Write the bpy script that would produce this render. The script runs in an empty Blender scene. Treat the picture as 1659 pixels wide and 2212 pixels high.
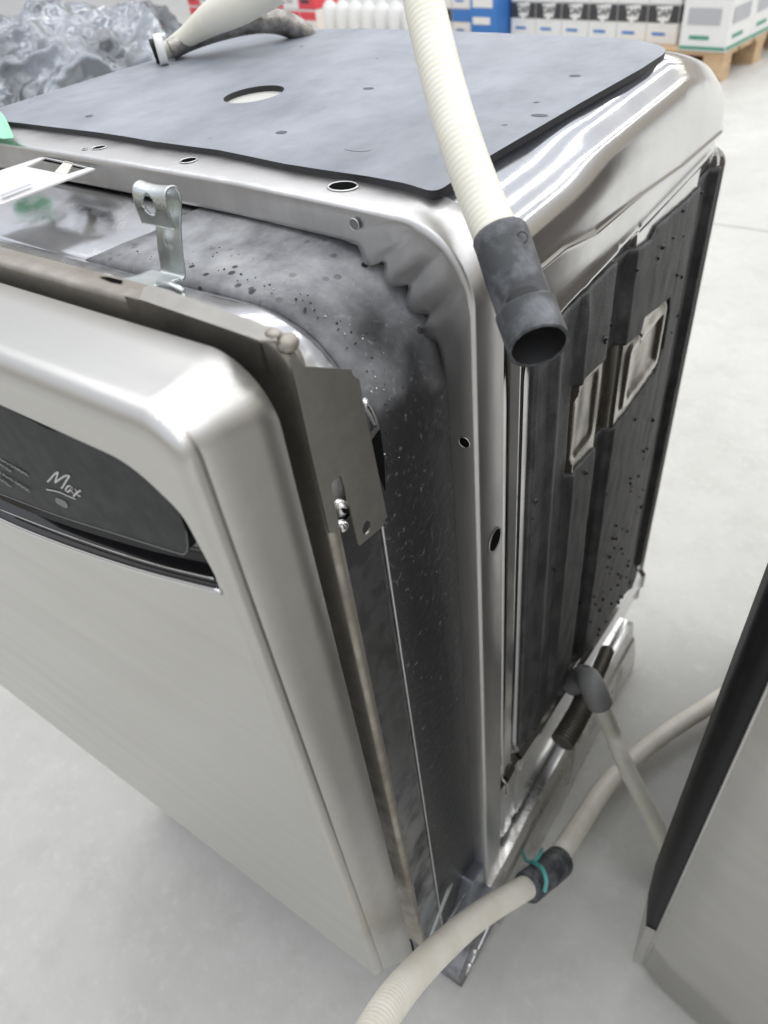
import bpy, math, random
from math import sin, cos, pi, radians, sqrt
from mathutils import Vector, Matrix, noise
from mathutils.geometry import tessellate_polygon
random.seed(7)
S = bpy.context.scene
COL = S.collection
# ------------------------------------------------------------------ camera
RC = ((0.8180656143, 0.3222821748, -0.4763432066),
      (0.5652880356, -0.6031078095, 0.5627702966),
      (-0.1059154727, -0.7296541439, -0.6755640183))   # world axes X,Y,Z seen as (right, down, forward)
CP = Vector((0.17915, -0.30981, 0.98196))
FPX, CX, CY = 1553.49, 829.5, 1106.0
right = Vector((RC[0][0], RC[1][0], RC[2][0])) if False else None
Rrow = ((0.8180656143636994, 0.5652880356998797, -0.10591547274203103),
        (0.32228217486969857, -0.6031078095346478, -0.7296541439884898),
        (-0.47634320655674345, 0.5627702966335231, -0.6755640182797308))
cam_d = bpy.data.cameras.new('camera')
cam = bpy.data.objects.new('camera', cam_d); COL.objects.link(cam)
M = Matrix((( Rrow[0][0], -Rrow[1][0], -Rrow[2][0], CP.x),
            ( Rrow[0][1], -Rrow[1][1], -Rrow[2][1], CP.y),
            ( Rrow[0][2], -Rrow[1][2], -Rrow[2][2], CP.z), (0, 0, 0, 1)))
cam.matrix_world = M
cam_d.sensor_fit = 'HORIZONTAL'; cam_d.sensor_width = 36; cam_d.lens = 36*FPX/1659
cam_d.clip_start = .02; cam_d.clip_end = 200
cam_d.dof.use_dof = True; cam_d.dof.focus_distance = .46; cam_d.dof.aperture_fstop = 12
S.camera = cam
# ------------------------------------------------------------------ light
W = bpy.data.worlds.new('World'); S.world = W; W.use_nodes = True
nt = W.node_tree; nt.nodes.clear()
tc = nt.nodes.new('ShaderNodeTexCoord'); sp = nt.nodes.new('ShaderNodeSeparateXYZ')
cr = nt.nodes.new('ShaderNodeValToRGB'); bg = nt.nodes.new('ShaderNodeBackground'); wo = nt.nodes.new('ShaderNodeOutputWorld')
mr = nt.nodes.new('ShaderNodeMapRange'); mr.inputs['From Min'].default_value = -1
nt.links.new(tc.outputs['Generated'], sp.inputs[0]); nt.links.new(sp.outputs['Z'], mr.inputs['Value'])
nt.links.new(mr.outputs[0], cr.inputs[0]); nt.links.new(cr.outputs[0], bg.inputs[0]); nt.links.new(bg.outputs[0], wo.inputs[0])
e = cr.color_ramp.elements
e[0].position = 0; e[0].color = (.36, .345, .32, 1)
e[1].position = 1; e[1].color = (.73, .77, .84, 1)
for p, c in ((.49, (.30, .278, .24, 1)), (.56, (.36, .34, .30, 1)), (.68, (.58, .60, .65, 1))):
    k = e.new(p); k.color = c
bg.inputs[1].default_value = 1.0
def strip_light(x, y, pw=170):
    d = bpy.data.lights.new('ceiling_strip_lamp', 'AREA'); d.shape = 'RECTANGLE'; d.size = .13; d.size_y = 40
    d.energy = pw; d.color = (1, .985, .955)
    o = bpy.data.objects.new('ceiling_strip_lamp', d); COL.objects.link(o); o.location = (x, y, 4.3)
for x in (-4.2, -2.5, -.8, .9, 2.6, 4.3, 6.0): strip_light(x, 18.5)
S.view_settings.view_transform = 'Standard'; S.view_settings.look = 'None'
S.view_settings.exposure = 0.5; S.view_settings.gamma = 1
# ------------------------------------------------------------------ helpers
def ray(px, py, t):
    """point t metres from the camera position through a point of the 1659 x 2212 picture"""
    v = Vector(((px-CX), (py-CY), FPX)).normalized()
    d = Vector([Rrow[0][i]*v.x + Rrow[1][i]*v.y + Rrow[2][i]*v.z for i in range(3)])
    return CP + d*t
def onp(px, py, ax, val):
    d = ray(px, py, 1) - CP
    return CP + d*((val-CP[ax])/d[ax])
def ss(a, b, t):
    t = max(0, min(1, (t-a)/(b-a))); return t*t*(3-2*t)
def lerp(pts, t):
    if t <= pts[0][0]: return pts[0][1]
    for (a, va), (b, vb) in zip(pts, pts[1:]):
        if t <= b: return va + (vb-va)*(t-a)/(b-a) if b > a else vb
    return pts[-1][1]
def thing(name, label, cat, loc, group=None):
    o = bpy.data.objects.new(name, None); COL.objects.link(o); o.location = loc; o.empty_display_size = .05
    o['label'] = label; o['category'] = cat
    if group: o['group'] = group
    return o
def org(o):
    while o.parent: o = o.parent
    return Vector(o.location)
def mk(name, verts, faces, m, parent=None, smooth=False, loc=(0, 0, 0), label=None):
    me = bpy.data.meshes.new(name)
    q = org(parent) if parent else Vector(loc)
    me.from_pydata([tuple(Vector(v)-q) for v in verts], [], faces); me.update()
    if smooth: me.polygons.foreach_set('use_smooth', [True]*len(me.polygons))
    me.materials.append(m)
    o = bpy.data.objects.new(name, me); COL.objects.link(o)
    if parent: o.parent = parent
    else: o.location = q
    if label: o['label'] = label
    return o
def tag(o, label, cat, group=None):
    o['label'] = label; o['category'] = cat
    if group: o['group'] = group
    return o
def solid(o, t, off=0):
    md = o.modifiers.new('thickness', 'SOLIDIFY'); md.thickness = t; md.offset = off; return o
def grid(rows, closed=False):
    n = len(rows[0]); V = [p for r in rows for p in r]; F = []
    for i in range(len(rows)-1):
        for j in range(n if closed else n-1):
            k = (j+1) % n
            F.append((i*n+j, i*n+k, (i+1)*n+k, (i+1)*n+j))
    return V, F
def loft(name, rows, m, parent=None, closed=False, smooth=True, flip=False, caps=False, loc=(0, 0, 0)):
    V, F = grid(rows, closed)
    if caps:
        n = len(rows[0]); F.append(tuple(range(n))[::-1]); F.append(tuple((len(rows)-1)*n+i for i in range(n)))
    if flip: F = [f[::-1] for f in F]
    return mk(name, V, F, m, parent, smooth, loc)
def plate_geo(outer, holes, thick, fr):
    O, u, v = (Vector(a) for a in fr); n = u.cross(v).normalized()
    loops = [[Vector((a, b, 0)) for a, b in L] for L in [outer]+holes]
    flat = [p for L in loops for p in L]; N = len(flat)
    tri = tessellate_polygon(loops)
    w = lambda p, h: O + u*p.x + v*p.y + n*h
    V = [w(p, 0) for p in flat] + [w(p, -thick) for p in flat]; F = []
    for t in tri:
        a, b, c = t
        if ((flat[b]-flat[a]).cross(flat[c]-flat[a])).z < 0: a, c = c, a
        F.append((a, b, c)); F.append((c+N, b+N, a+N))
    s = 0
    for L in loops:
        k = len(L)
        for i in range(k):
            a, b = s+i, s+(i+1) % k; F.append((b, a, a+N, b+N))
        s += k
    return V, F
def plate(name, outer, holes, thick, fr, m, parent=None, loc=(0, 0, 0)):
    V, F = plate_geo(outer, holes, thick, fr); return mk(name, V, F, m, parent, False, loc)
def circ(cx, cy, rx, ry=None, n=28, rot=0):
    ry = ry or rx
    return [(cx+rx*cos(2*pi*i/n)*cos(rot)-ry*sin(2*pi*i/n)*sin(rot), cy+rx*cos(2*pi*i/n)*sin(rot)+ry*sin(2*pi*i/n)*cos(rot)) for i in range(n)]
def rpoly(pts, n=6):
    """pts = (x, y, r): polygon with rounded corners"""
    out = []; k = len(pts)
    for i in range(k):
        p = Vector(pts[i][:2]); r = pts[i][2] if len(pts[i]) > 2 else 0
        if r <= 0: out.append(tuple(p)); continue
        a = (Vector(pts[i-1][:2])-p); b = (Vector(pts[(i+1) % k][:2])-p)
        la, lb = a.length, b.length; a.normalize(); b.normalize()
        d = min(r, la*.49, lb*.49)
        A, B = p+a*d, p+b*d
        for j in range(n+1):
            t = j/n; out.append(tuple(A*(1-t)**2 + p*2*t*(1-t) + B*t*t))
    return out
def catmull(P, step):
    P = [Vector(p) for p in P]; Q = [P[0]*2-P[1]] + P + [P[-1]*2-P[-2]]; dense = []
    for i in range(1, len(Q)-2):
        a, b, c, d = Q[i-1:i+3]
        for k in range(60):
            t = k/60; dense.append(.5*((2*b)+(c-a)*t+(2*a-5*b+4*c-d)*t*t+(3*b-a-3*c+d)*t**3))
    dense.append(Q[-2]); out = [dense[0]]; acc = 0; s = [0]
    for a, b in zip(dense, dense[1:]): s.append(s[-1]+(b-a).length)
    n = max(2, int(s[-1]/step)); j = 0; out = []
    for i in range(n+1):
        t = s[-1]*i/n
        while j < len(s)-2 and s[j+1] < t: j += 1
        f = (t-s[j])/max(1e-9, s[j+1]-s[j]); out.append(dense[j].lerp(dense[j+1], f))
    return out, s[-1]
def tube(name, P, rfun, m, parent=None, step=.001, seg=28, caps=True, loc=(0, 0, 0), inner=None):
    pts, L = catmull(P, step); rows = []; up = Vector((.1, .2, 1)).normalized(); u = None
    for i, p in enumerate(pts):
        t = (pts[min(i+1, len(pts)-1)]-pts[max(i-1, 0)]).normalized()
        u = (up - t*up.dot(t)).normalized() if u is None else (u - t*u.dot(t)).normalized()
        v = t.cross(u); s = L*i/(len(pts)-1); r = rfun(s, L) if callable(rfun) else rfun
        rows.append([p + (u*cos(2*pi*k/seg)+v*sin(2*pi*k/seg))*r for k in range(seg)])
    if inner:
        ri, depth = inner; end = rows[-1]; c = pts[-1]; t = (pts[-1]-pts[-2]).normalized()
        r0 = (end[0]-c).length
        rows.append([c+(p-c)*(ri/r0) for p in end]); rows.append([c+(p-c)*(ri/r0)-t*depth for p in end])
    return loft(name, rows, m, parent, True, True, True, caps, loc)
# ------------------------------------------------------------------ materials
def nodes(m): return m.node_tree.nodes, m.node_tree.links
def mat(name, c, metal=0, rough=.5, c2=None, ns=20, contrast=(.4, .6), stretch=(1, 1, 1), bump=0, bs=200, bstretch=(1, 1, 1), rv=0,
        spots=None, aniso=0, trans=0, sub=0, coat=0, emit=None):
    """base colour c mixed with c2 by noise (ns, contrast); fine bump; roughness varied by rv; spots = (colour, scale, size)"""
    m = bpy.data.materials.new(name); m.use_nodes = True; N, L = nodes(m); b = N['Principled BSDF']
    if name in ('control_panel', 'gloss_black'): b.inputs['Specular IOR Level'].default_value = .2
    b.inputs['Metallic'].default_value = metal; b.inputs['Roughness'].default_value = rough
    b.inputs['Base Color'].default_value = (*c, 1); b.inputs['Anisotropic'].default_value = aniso
    b.inputs['Transmission Weight'].default_value = trans; b.inputs['Coat Weight'].default_value = coat
    if sub:
        b.inputs['Subsurface Weight'].default_value = sub; b.inputs['Subsurface Radius'].default_value = (.01, .008, .004)
    g = N.new('ShaderNodeNewGeometry')
    def mapped(st):
        if st == (1, 1, 1): return g.outputs['Position']
        k = N.new('ShaderNodeMapping'); k.inputs['Scale'].default_value = st; L.new(g.outputs['Position'], k.inputs[0]); return k.outputs[0]
    col = None
    if c2 is not None:
        n = N.new('ShaderNodeTexNoise'); n.inputs['Scale'].default_value = ns; n.inputs['Detail'].default_value = 8; n.inputs['Roughness'].default_value = .62
        L.new(mapped(stretch), n.inputs['Vector'])
        r = N.new('ShaderNodeMapRange'); r.inputs['From Min'].default_value = contrast[0]; r.inputs['From Max'].default_value = contrast[1]
        L.new(n.outputs[0], r.inputs['Value'])
        x = N.new('ShaderNodeMix'); x.data_type = 'RGBA'; x.inputs['A'].default_value = (*c, 1); x.inputs['B'].default_value = (*c2, 1)
        L.new(r.outputs[0], x.inputs['Factor']); col = x.outputs['Result']
        if rv:
            q = N.new('ShaderNodeMapRange'); q.inputs['To Min'].default_value = rough; q.inputs['To Max'].default_value = rough+rv
            L.new(r.outputs[0], q.inputs['Value']); L.new(q.outputs[0], b.inputs['Roughness'])
    if spots:
        sc, scale, size = spots
        v = N.new('ShaderNodeTexVoronoi'); v.inputs['Scale'].default_value = scale; L.new(g.outputs['Position'], v.inputs['Vector'])
        r = N.new('ShaderNodeMapRange'); r.inputs['From Min'].default_value = size; r.inputs['From Max'].default_value = size*1.5
        r.inputs['To Min'].default_value = 1; r.inputs['To Max'].default_value = 0
        L.new(v.outputs['Distance'], r.inputs['Value'])
        n2 = N.new('ShaderNodeTexNoise'); n2.inputs['Scale'].default_value = 14; L.new(g.outputs['Position'], n2.inputs['Vector'])
        r2 = N.new('ShaderNodeMapRange'); r2.inputs['From Min'].default_value = .5; r2.inputs['From Max'].default_value = .62; L.new(n2.outputs[0], r2.inputs['Value'])
        mu = N.new('ShaderNodeMath'); mu.operation = 'MULTIPLY'; L.new(r.outputs[0], mu.inputs[0]); L.new(r2.outputs[0], mu.inputs[1])
        x = N.new('ShaderNodeMix'); x.data_type = 'RGBA'; x.inputs['B'].default_value = (*sc, 1)
        if col: L.new(col, x.inputs['A'])
        else: x.inputs['A'].default_value = (*c, 1)
        L.new(mu.outputs[0], x.inputs['Factor']); col = x.outputs['Result']
    if col: L.new(col, b.inputs['Base Color'])
    if bump:
        n = N.new('ShaderNodeTexNoise'); n.inputs['Scale'].default_value = bs; n.inputs['Detail'].default_value = 5
        L.new(mapped(bstretch), n.inputs['Vector'])
        k = N.new('ShaderNodeBump'); k.inputs['Strength'].default_value = 1; k.inputs['Distance'].default_value = bump
        L.new(n.outputs[0], k.inputs['Height']); L.new(k.outputs[0], b.inputs['Normal'])
    if emit:
        b.inputs['Emission Color'].default_value = (*emit[0], 1); b.inputs['Emission Strength'].default_value = emit[1]
    return m
def layer(m, scale, f0, f1, c, fac):
    """one more noise layer of colour c over the material's base colour"""
    N, L = nodes(m); b = N['Principled BSDF']; src = b.inputs['Base Color'].links[0].from_socket
    g = N.new('ShaderNodeNewGeometry'); n = N.new('ShaderNodeTexNoise'); n.inputs['Scale'].default_value = scale; n.inputs['Detail'].default_value = 9; n.inputs['Roughness'].default_value = .7
    L.new(g.outputs['Position'], n.inputs['Vector'])
    r = N.new('ShaderNodeMapRange'); r.inputs['From Min'].default_value = f0; r.inputs['From Max'].default_value = f1; r.inputs['To Max'].default_value = fac; L.new(n.outputs[0], r.inputs['Value'])
    x = N.new('ShaderNodeMix'); x.data_type = 'RGBA'; L.new(src, x.inputs['A']); x.inputs['B'].default_value = (*c, 1); L.new(r.outputs[0], x.inputs['Factor']); L.new(x.outputs['Result'], b.inputs['Base Color'])
brushed = mat('brushed_steel', (.635, .625, .60), 1, .30, (.59, .58, .556), 40, (.3, .7), (.05, 1, 1), bump=.00003, bs=900, bstretch=(.02, 1, 1), rv=.06)
satin = mat('satin_steel', (.66, .65, .64), 1, .31, (.56, .553, .545), 30, (.35, .65), (1, 1, .3), rv=.12, bump=.0001, bs=60)
chrome = mat('bright_steel', (.70, .70, .705), 1, .10, (.62, .62, .62), 9, (.4, .7), rv=.12, bump=.00008, bs=22)
liner_m = mat('liner_steel', (.70, .70, .71), 1, .13, (.55, .55, .55), 30, (.45, .7), rv=.22, bump=.0002, bs=30)
stained = mat('stained_steel', (.30, .30, .31), 1, .28, (.10, .10, .105), 22, (.42, .62), rv=.3)
bronze = mat('grimy_steel', (.46, .435, .39), 1, .42, (.29, .265, .23), 26, (.4, .66), rv=.2, bump=.00012, bs=120)
plate_m = mat('plate_steel', (.40, .385, .355), 1, .42, (.36, .345, .32), 60, bump=.00003, bs=800)
zinc = mat('zinc', (.62, .66, .65), 1, .27, (.55, .58, .57), 60, rv=.15, bump=.00015, bs=140)
def pale_high(m, z0, z1, dark):  # base colour goes dark towards the bottom, the change broken up by noise
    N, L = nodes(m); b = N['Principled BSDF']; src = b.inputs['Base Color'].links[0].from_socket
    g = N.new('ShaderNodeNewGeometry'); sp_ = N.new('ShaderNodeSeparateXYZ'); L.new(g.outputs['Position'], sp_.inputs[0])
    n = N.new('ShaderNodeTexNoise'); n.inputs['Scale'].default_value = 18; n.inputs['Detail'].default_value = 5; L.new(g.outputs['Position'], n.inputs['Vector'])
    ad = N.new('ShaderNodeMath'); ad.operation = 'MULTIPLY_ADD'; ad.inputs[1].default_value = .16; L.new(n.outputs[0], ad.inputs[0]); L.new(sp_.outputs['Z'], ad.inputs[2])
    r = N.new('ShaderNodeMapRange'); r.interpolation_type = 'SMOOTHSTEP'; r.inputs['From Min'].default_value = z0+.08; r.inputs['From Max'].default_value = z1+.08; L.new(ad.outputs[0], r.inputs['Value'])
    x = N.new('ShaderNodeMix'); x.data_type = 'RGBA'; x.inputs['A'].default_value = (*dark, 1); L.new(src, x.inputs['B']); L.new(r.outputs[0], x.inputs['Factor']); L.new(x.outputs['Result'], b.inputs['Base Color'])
topmat = mat('dusty_bitumen', (.19, .204, .235), 0, .45, (.36, .38, .425), 9, (.28, .74), (1.6, 1, 1), bump=.0006, bs=45, spots=((.03, .032, .04), 26, .045))
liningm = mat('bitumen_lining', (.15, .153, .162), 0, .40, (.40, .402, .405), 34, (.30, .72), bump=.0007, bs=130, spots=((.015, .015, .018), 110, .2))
layer(topmat, 40, .5, .8, (.15, .16, .185), .5)
pale_high(liningm, .745, .812, (.022, .022, .023))
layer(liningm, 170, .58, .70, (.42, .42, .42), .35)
liningm.node_tree.nodes['Principled BSDF'].inputs['Specular IOR Level'].default_value = .3
sidemat = mat('black_bitumen', (.038, .038, .038), 0, .52, (.10, .10, .099), 48, (.42, .75), (1, 1, .6), bump=.0010, bs=420)
tar = mat('tar', (.012, .012, .014), 0, .3)
cream = mat('cream_plastic', (.82, .80, .70), 0, .38, (.77, .75, .64), 25, sub=.2)
creamf = mat('cream_hose_dirty', (.88, .84, .74), 0, .42, (.78, .73, .62), 18, (.4, .65))
rubber = mat('grey_rubber', (.045, .048, .052), 0, .45, (.16, .166, .178), 75, (.45, .7), bump=.0003, bs=160)
blackp = mat('black_plastic', (.012, .012, .013), 0, .45)
blackp.node_tree.nodes['Principled BSDF'].inputs['Specular IOR Level'].default_value = .25
panelm = mat('control_panel', (.022, .0225, .024), 0, .5, (.036, .037, .039), 90)
glossb = mat('gloss_black', (.012, .012, .013), 0, .12, coat=.5)
inkm = mat('panel_print', (.55, .55, .54), 0, .5)
inkg = mat('panel_print_grey', (.17, .17, .17), 0, .5)
holem = mat('hole_dark', (.008, .008, .008), 0, 1)
holem.node_tree.nodes['Principled BSDF'].inputs['Specular IOR Level'].default_value = 0
floor_m = mat('concrete', (.455, .445, .41), 0, .40, (.55, .54, .505), 2.4, (.34, .64), bump=.0012, bs=26, rv=.14)
layer(floor_m, 13, .5, .75, (.34, .33, .30), .38)
layer(floor_m, 60, .52, .75, (.62, .61, .58), .5)
teal = mat('teal_tie', (.10, .42, .37), 0, .4)
green = mat('green_tape', (.33, .80, .50), 0, .55)
wood = mat('pallet_wood', (.62, .45, .27), 0, .7, (.50, .34, .2), 20, (.4, .6), (.2, 1, 1))
whitec = mat('white_carton', (.80, .80, .78), 0, .5)
blackc = mat('black_print', (.05, .05, .055), 0, .5)
bluec = mat('blue_print', (.05, .20, .55), 0, .5)
redc = mat('red_print', (.75, .07, .10), 0, .5)
greenc = mat('green_print', (.05, .30, .20), 0, .5)
greyc = mat('grey_print', (.45, .46, .48), 0, .5)
film = mat('plastic_film', (.25, .27, .30), .35, .11, (.06, .066, .075), 5, (.48, .62), bump=.0035, bs=20, bstretch=(1.6, 1.6, .6), rv=.1, coat=.6)
brass = mat('fitting_metal', (.72, .68, .58), 1, .28)
braid = mat('braided_steel', (.42, .40, .37), 1, .4, (.2, .19, .18), 60, bump=.0006, bs=500)
base_m = mat('base_steel', (.34, .36, .40), 1, .3, (.22, .23, .25), 14, rv=.15)
rail_m = mat('rail_steel', (.70, .70, .69), 1, .17, (.40, .38, .34), 30, (.55, .7), rv=.2, bump=.0005, bs=40)
# ------------------------------------------------------------------ floor
FZ = -.14
fl = mk('floor', [(-30, -12, FZ), (30, -12, FZ), (30, 60, FZ), (-30, 60, FZ)], [(0, 1, 2, 3)], floor_m); fl['kind'] = 'structure'
jm = mat('joint_filler', (.38, .37, .345), 0, .7)
V = []; F = []
for (a, b) in (((-6, 2.60), (9, 2.20)), ((-6, 6.4), (9, 6.0))):
    i = len(V); V += [(a[0], a[1], FZ+.002), (b[0], b[1], FZ+.002), (b[0], b[1]+.0035, FZ+.002), (a[0], a[1]+.0035, FZ+.002)]; F.append((i, i+1, i+2, i+3))
mk('floor_joint', V, F, jm)['kind'] = 'structure'
# ------------------------------------------------------------------ dishwasher
HZ = .84; WX = -.56
dw = thing('dishwasher', 'used stainless dishwasher standing without its cabinet, door ajar, black sound mats on top and side', 'dishwasher', (-.28, .2, FZ))
def path(dx, dz, r, yf, zb=-.12, na=60, ns=14, nt=26, WX=WX):
    """outline right leg -> rounded corner -> top -> rounded corner -> left leg, inset dx, dz from the frame's outer faces"""
    R = Vector((-dx, HZ-dz)); out = []
    zb_ = zb; zc = HZ-dz-r
    for i in range(ns): out.append((-dx, zb_+(zc-zb_)*i/ns, 0))
    for i in range(na+1):
        a = pi/2*i/na; out.append((-dx-r+r*cos(a), zc+r*sin(a), 1))
    x0, x1 = -dx-r, WX+dx+r
    for i in range(1, nt): out.append((x0+(x1-x0)*i/nt, HZ-dz, 2))
    for i in range(na+1):
        a = pi/2*i/na; out.append((x1-r*sin(a), zc+r*cos(a), 3))
    for i in range(1, ns+1): out.append((WX+dx, zc+(zb_-zc)*i/ns, 4))
    return [Vector((x, yf(x, z, k, i) if callable(yf) else yf, z)) for i, (x, z, k) in enumerate(out)]
def topness(x, z):   # 0 down the sides, 1 along the top
    return ss(.72, .80, z)
# tub ------------------------------------------------------------
ZB = [(0, .785), (.092, .780), (.118, .779), (.173, .768), (.263, .763), (.358, .753), (.52, .745)]
def bead(y): return lerp(ZB, y)
GR = [(.245, .289, .010), (.466, .522, .009)]
def groove(y, a, b, d, w=.007): return -d*ss(a-w/2, a+w/2, y)*(1-ss(b-w/2, b+w/2, y))
def rrect(y, z, y0, y1, z0, z1, w):    # distance-based rounded frame bump
    cy, cz = (y0+y1)/2, (z0+z1)/2; hx, hz = (y1-y0)/2-.012, (z1-z0)/2-.012
    qx, qz = max(abs(y-cy)-hx, 0), max(abs(z-cz)-hz, 0)
    d = sqrt(qx*qx+qz*qz)-.012 if (qx or qz) else max(abs(y-cy)-hx, abs(z-cz)-hz)-.012
    return d
def lzf(y): return lerp([(.03, .172), (.09, .160), (.18, .14), (.29, .115), (.43, .09), (.56, .065)], y)
def side_x(y, z):
    zb = bead(y)
    x = -.002 - .008*ss(zb+.002, zb-.006, z) + .003*math.exp(-((z-zb)/.0035)**2)
    A = ss(.735, .69, z)*ss(lzf(y)+.004, lzf(y)+.030, z)
    g = -.006*(1-ss(.055, .061, y)) + groove(y, .083, .096, .006, .005)
    x += g*(ss(.78, .74, z)*.4+.6*A)
    for a, b, d in GR: x += groove(y, a, b, d)*A
    x += A*(.0035*math.exp(-((y-.131)/.007)**2) + .0035*math.exp(-((y-.182)/.006)**2) - .002*ss(.14, .15, y)*(1-ss(.17, .178, y)))
    x += .003*math.exp(-((z-.728)/.005)**2)*ss(.09, .12, y)
    d = rrect(y, z, .305, .415, .528, .606, .01); x += .003*ss(-.016, -.011, d)*(1-ss(-.003, .002, d)) - .0012*ss(-.010, -.018, d)
    d = rrect(y, z, .172, .236, .548, .632, .01); x += -.0022*ss(-.003, -.009, d)
    lz = lerp([(.09, .16), (.18, .14), (.29, .115), (.43, .09), (.55, .065)], y)
    x += .006*ss(lz+.004, lz-.008, z) - .004*ss(lz-.035, lz-.045, z)
    x += .006*ss(.528, .540, y)*ss(.73, .70, z)
    return x
DROP = [(.36, 0), (.39, .003), (.42, .010), (.46, .0225), (.50, .034), (.53, .040)]
def tub_rows():
    rows = []
    ys = [.030+.0026*i for i in range(176)] + [.4876+.0015*i for i in range(1, 19)]
    for y in ys:
        r = []; b = ss(.125, .20, y); rx = .056-.018*b; rz = .050; zt = .8385-.044*max(0, (y-.355)/.162)**1.35
        u = max(0, y-.470)/.048; d = .030*(1-sqrt(max(0, 1-min(1, u)**2)))
        for x in (-.28, -.2, -.13): r.append(Vector((x, y, zt-d*.5)))
        for i in range(41):
            a = pi/2*i/40; x = -.002-rx+rx*sin(a); z = zt-rz+rz*cos(a)
            x -= .0015*(1-b)*math.exp(-((a-.85)/.3)**2); z -= .0016*b*math.exp(-((a-.7)/.2)**2)
            r.append(Vector((x-d*sin(a), y, z-d*.5*cos(a))))
        z0 = zt-rz; zb = bead(y); lz = lzf(y)
        C = [z0, min(zb+.009, z0-.001), zb-.010, .735, .722, .64, .60, .53, lz+.012, lz-.014, lz-.030, lz-.050, .0]
        N = [4, 26, 4, 10, 24, 20, 24, 60, 14, 6, 10, 6]
        for k, n in enumerate(N):
            for i in range(1, n+1):
                z = C[k]+(C[k+1]-C[k])*i/n
                w = ss(.745, .70, z); yy = y+.030*w*ss(.44, .50, y)
                dd = d*(1-w)+w*(.012*(1-sqrt(max(0, 1-min(1, max(0, yy-.535)/.012)**2))))
                r.append(Vector((side_x(yy if w > .5 else y, z)-dd, yy, z)))
        rows.append(r)
    return rows
tr = tub_rows()
tub = loft('tub_shell', tr, chrome, dw, flip=False)
# rest of the tub, hidden side
mk('tub_rear', [(-.56, .03, .8375), (-.28, .03, .8375), (-.28, .37, .8370), (-.56, .37, .8370), (-.28, .515, .790), (-.56, .515, .790), (-.56, .03, 0), (-.56, .545, 0), (-.02, .545, 0), (-.02, .515, .74), (-.06, .512, .785)],
   [(0, 1, 2, 3), (3, 2, 4, 5), (6, 0, 3, 5, 7), (7, 5, 4, 10, 9, 8)], chrome, dw)
# side mat -------------------------------------------------------
def mtop(y): return lerp([(.09, .722), (.137, .723), (.234, .719), (.275, .711), (.327, .703), (.34, .710), (.435, .702), (.56, .700)], y)
def mbot(y): return lerp([(.095, .175), (.103, .166), (.183, .147), (.262, .141), (.294, .122), (.354, .112), (.433, .099), (.486, .077), (.56, .074)], y)
def ctop(y): return lerp([(.17, .641), (.226, .633), (.277, .619), (.334, .608), (.338, .622), (.39, .611), (.42, .606), (.428, .585)], y)
def cbot(y): return lerp([(.17, .548), (.182, .540), (.293, .519), (.335, .516), (.41, .517), (.428, .540)], y)
def patch(y0, y1, zt, zb, ny, nz):
    rows = []
    for i in range(ny+1):
        y = y0+(y1-y0)*i/ny
        rows.append([Vector((side_x(y, z)+.0032+.0006*noise.noise((y*60, z*25, 0)), y, z)) for z in [zb(y)+(zt(y)-zb(y))*j/nz for j in range(nz+1)]])
    V, F = grid(rows); return V, [f[::-1] for f in F]
VV = []; FF = []
for a in ((.096, .170, mtop, mbot, 34, 120), (.170, .428, mtop, ctop, 100, 24), (.170, .428, cbot, mbot, 100, 90), (.428, .531, mtop, lambda y: mbot(y)+.02*ss(.50, .53, y), 48, 120)):
    V, F = patch(*a); s = len(VV); VV += V; FF += [tuple(i+s for i in f) for f in F]
sm = mk('side_sound_mat', VV, FF, sidemat, dw, True); solid(sm, .003, -1)
sm.modifiers['thickness'].use_rim = True
V, F = patch(.171, .427, lambda y: ctop(y)+.004, lambda y: cbot(y)-.004, 110, 40)
V = [v+Vector((-.0026, 0, 0)) for v in V]
mk('side_recess', V, F, mat('dull_steel', (.50, .48, .44), 1, .24, (.33, .315, .28), 14, (.4, .65), rv=.15), dw, True)
# tar blobs on the mat
def blobs(n, fun, rr, name, m, parent, flat=.5):
    V = []; F = []
    for k in range(n):
        p, nn = fun(); r = random.uniform(*rr); s = len(V)
        nn = Vector(nn).normalized(); t = nn.orthogonal().normalized(); b = nn.cross(t)
        V.append(p+nn*r*flat)
        for ring, h in ((.6, .8), (1, 0)):
            for i in range(6): V.append(p+(t*cos(i*pi/3)+b*sin(i*pi/3))*r*ring*random.uniform(.8, 1.2)+nn*r*flat*h)
        for i in range(6):
            j = (i+1) % 6; F.append((s, s+1+i, s+1+j)); F.append((s+1+i, s+7+i, s+7+j, s+1+j))
    o = mk(name, V, F, m, parent, True); o['kind'] = 'stuff'; return o
def bf():
    while 1:
        y = random.choice([random.gauss(.40, .05), random.uniform(.30, .522), random.uniform(.10, .522)]); y = min(.522, max(.1, y)); z = mbot(y)+(.72-mbot(y))*random.random()**1.6
        if .17 < y < .43 and cbot(y)-.005 < z < ctop(y)+.005: continue
        if z > mtop(y)-.005: continue
        return Vector((side_x(y, z)+.0032, y, z)), (1, 0, 0)
blobs(110, bf, (.0012, .0032), 'tar_blobs', tar, dw, 1.0)
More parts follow.
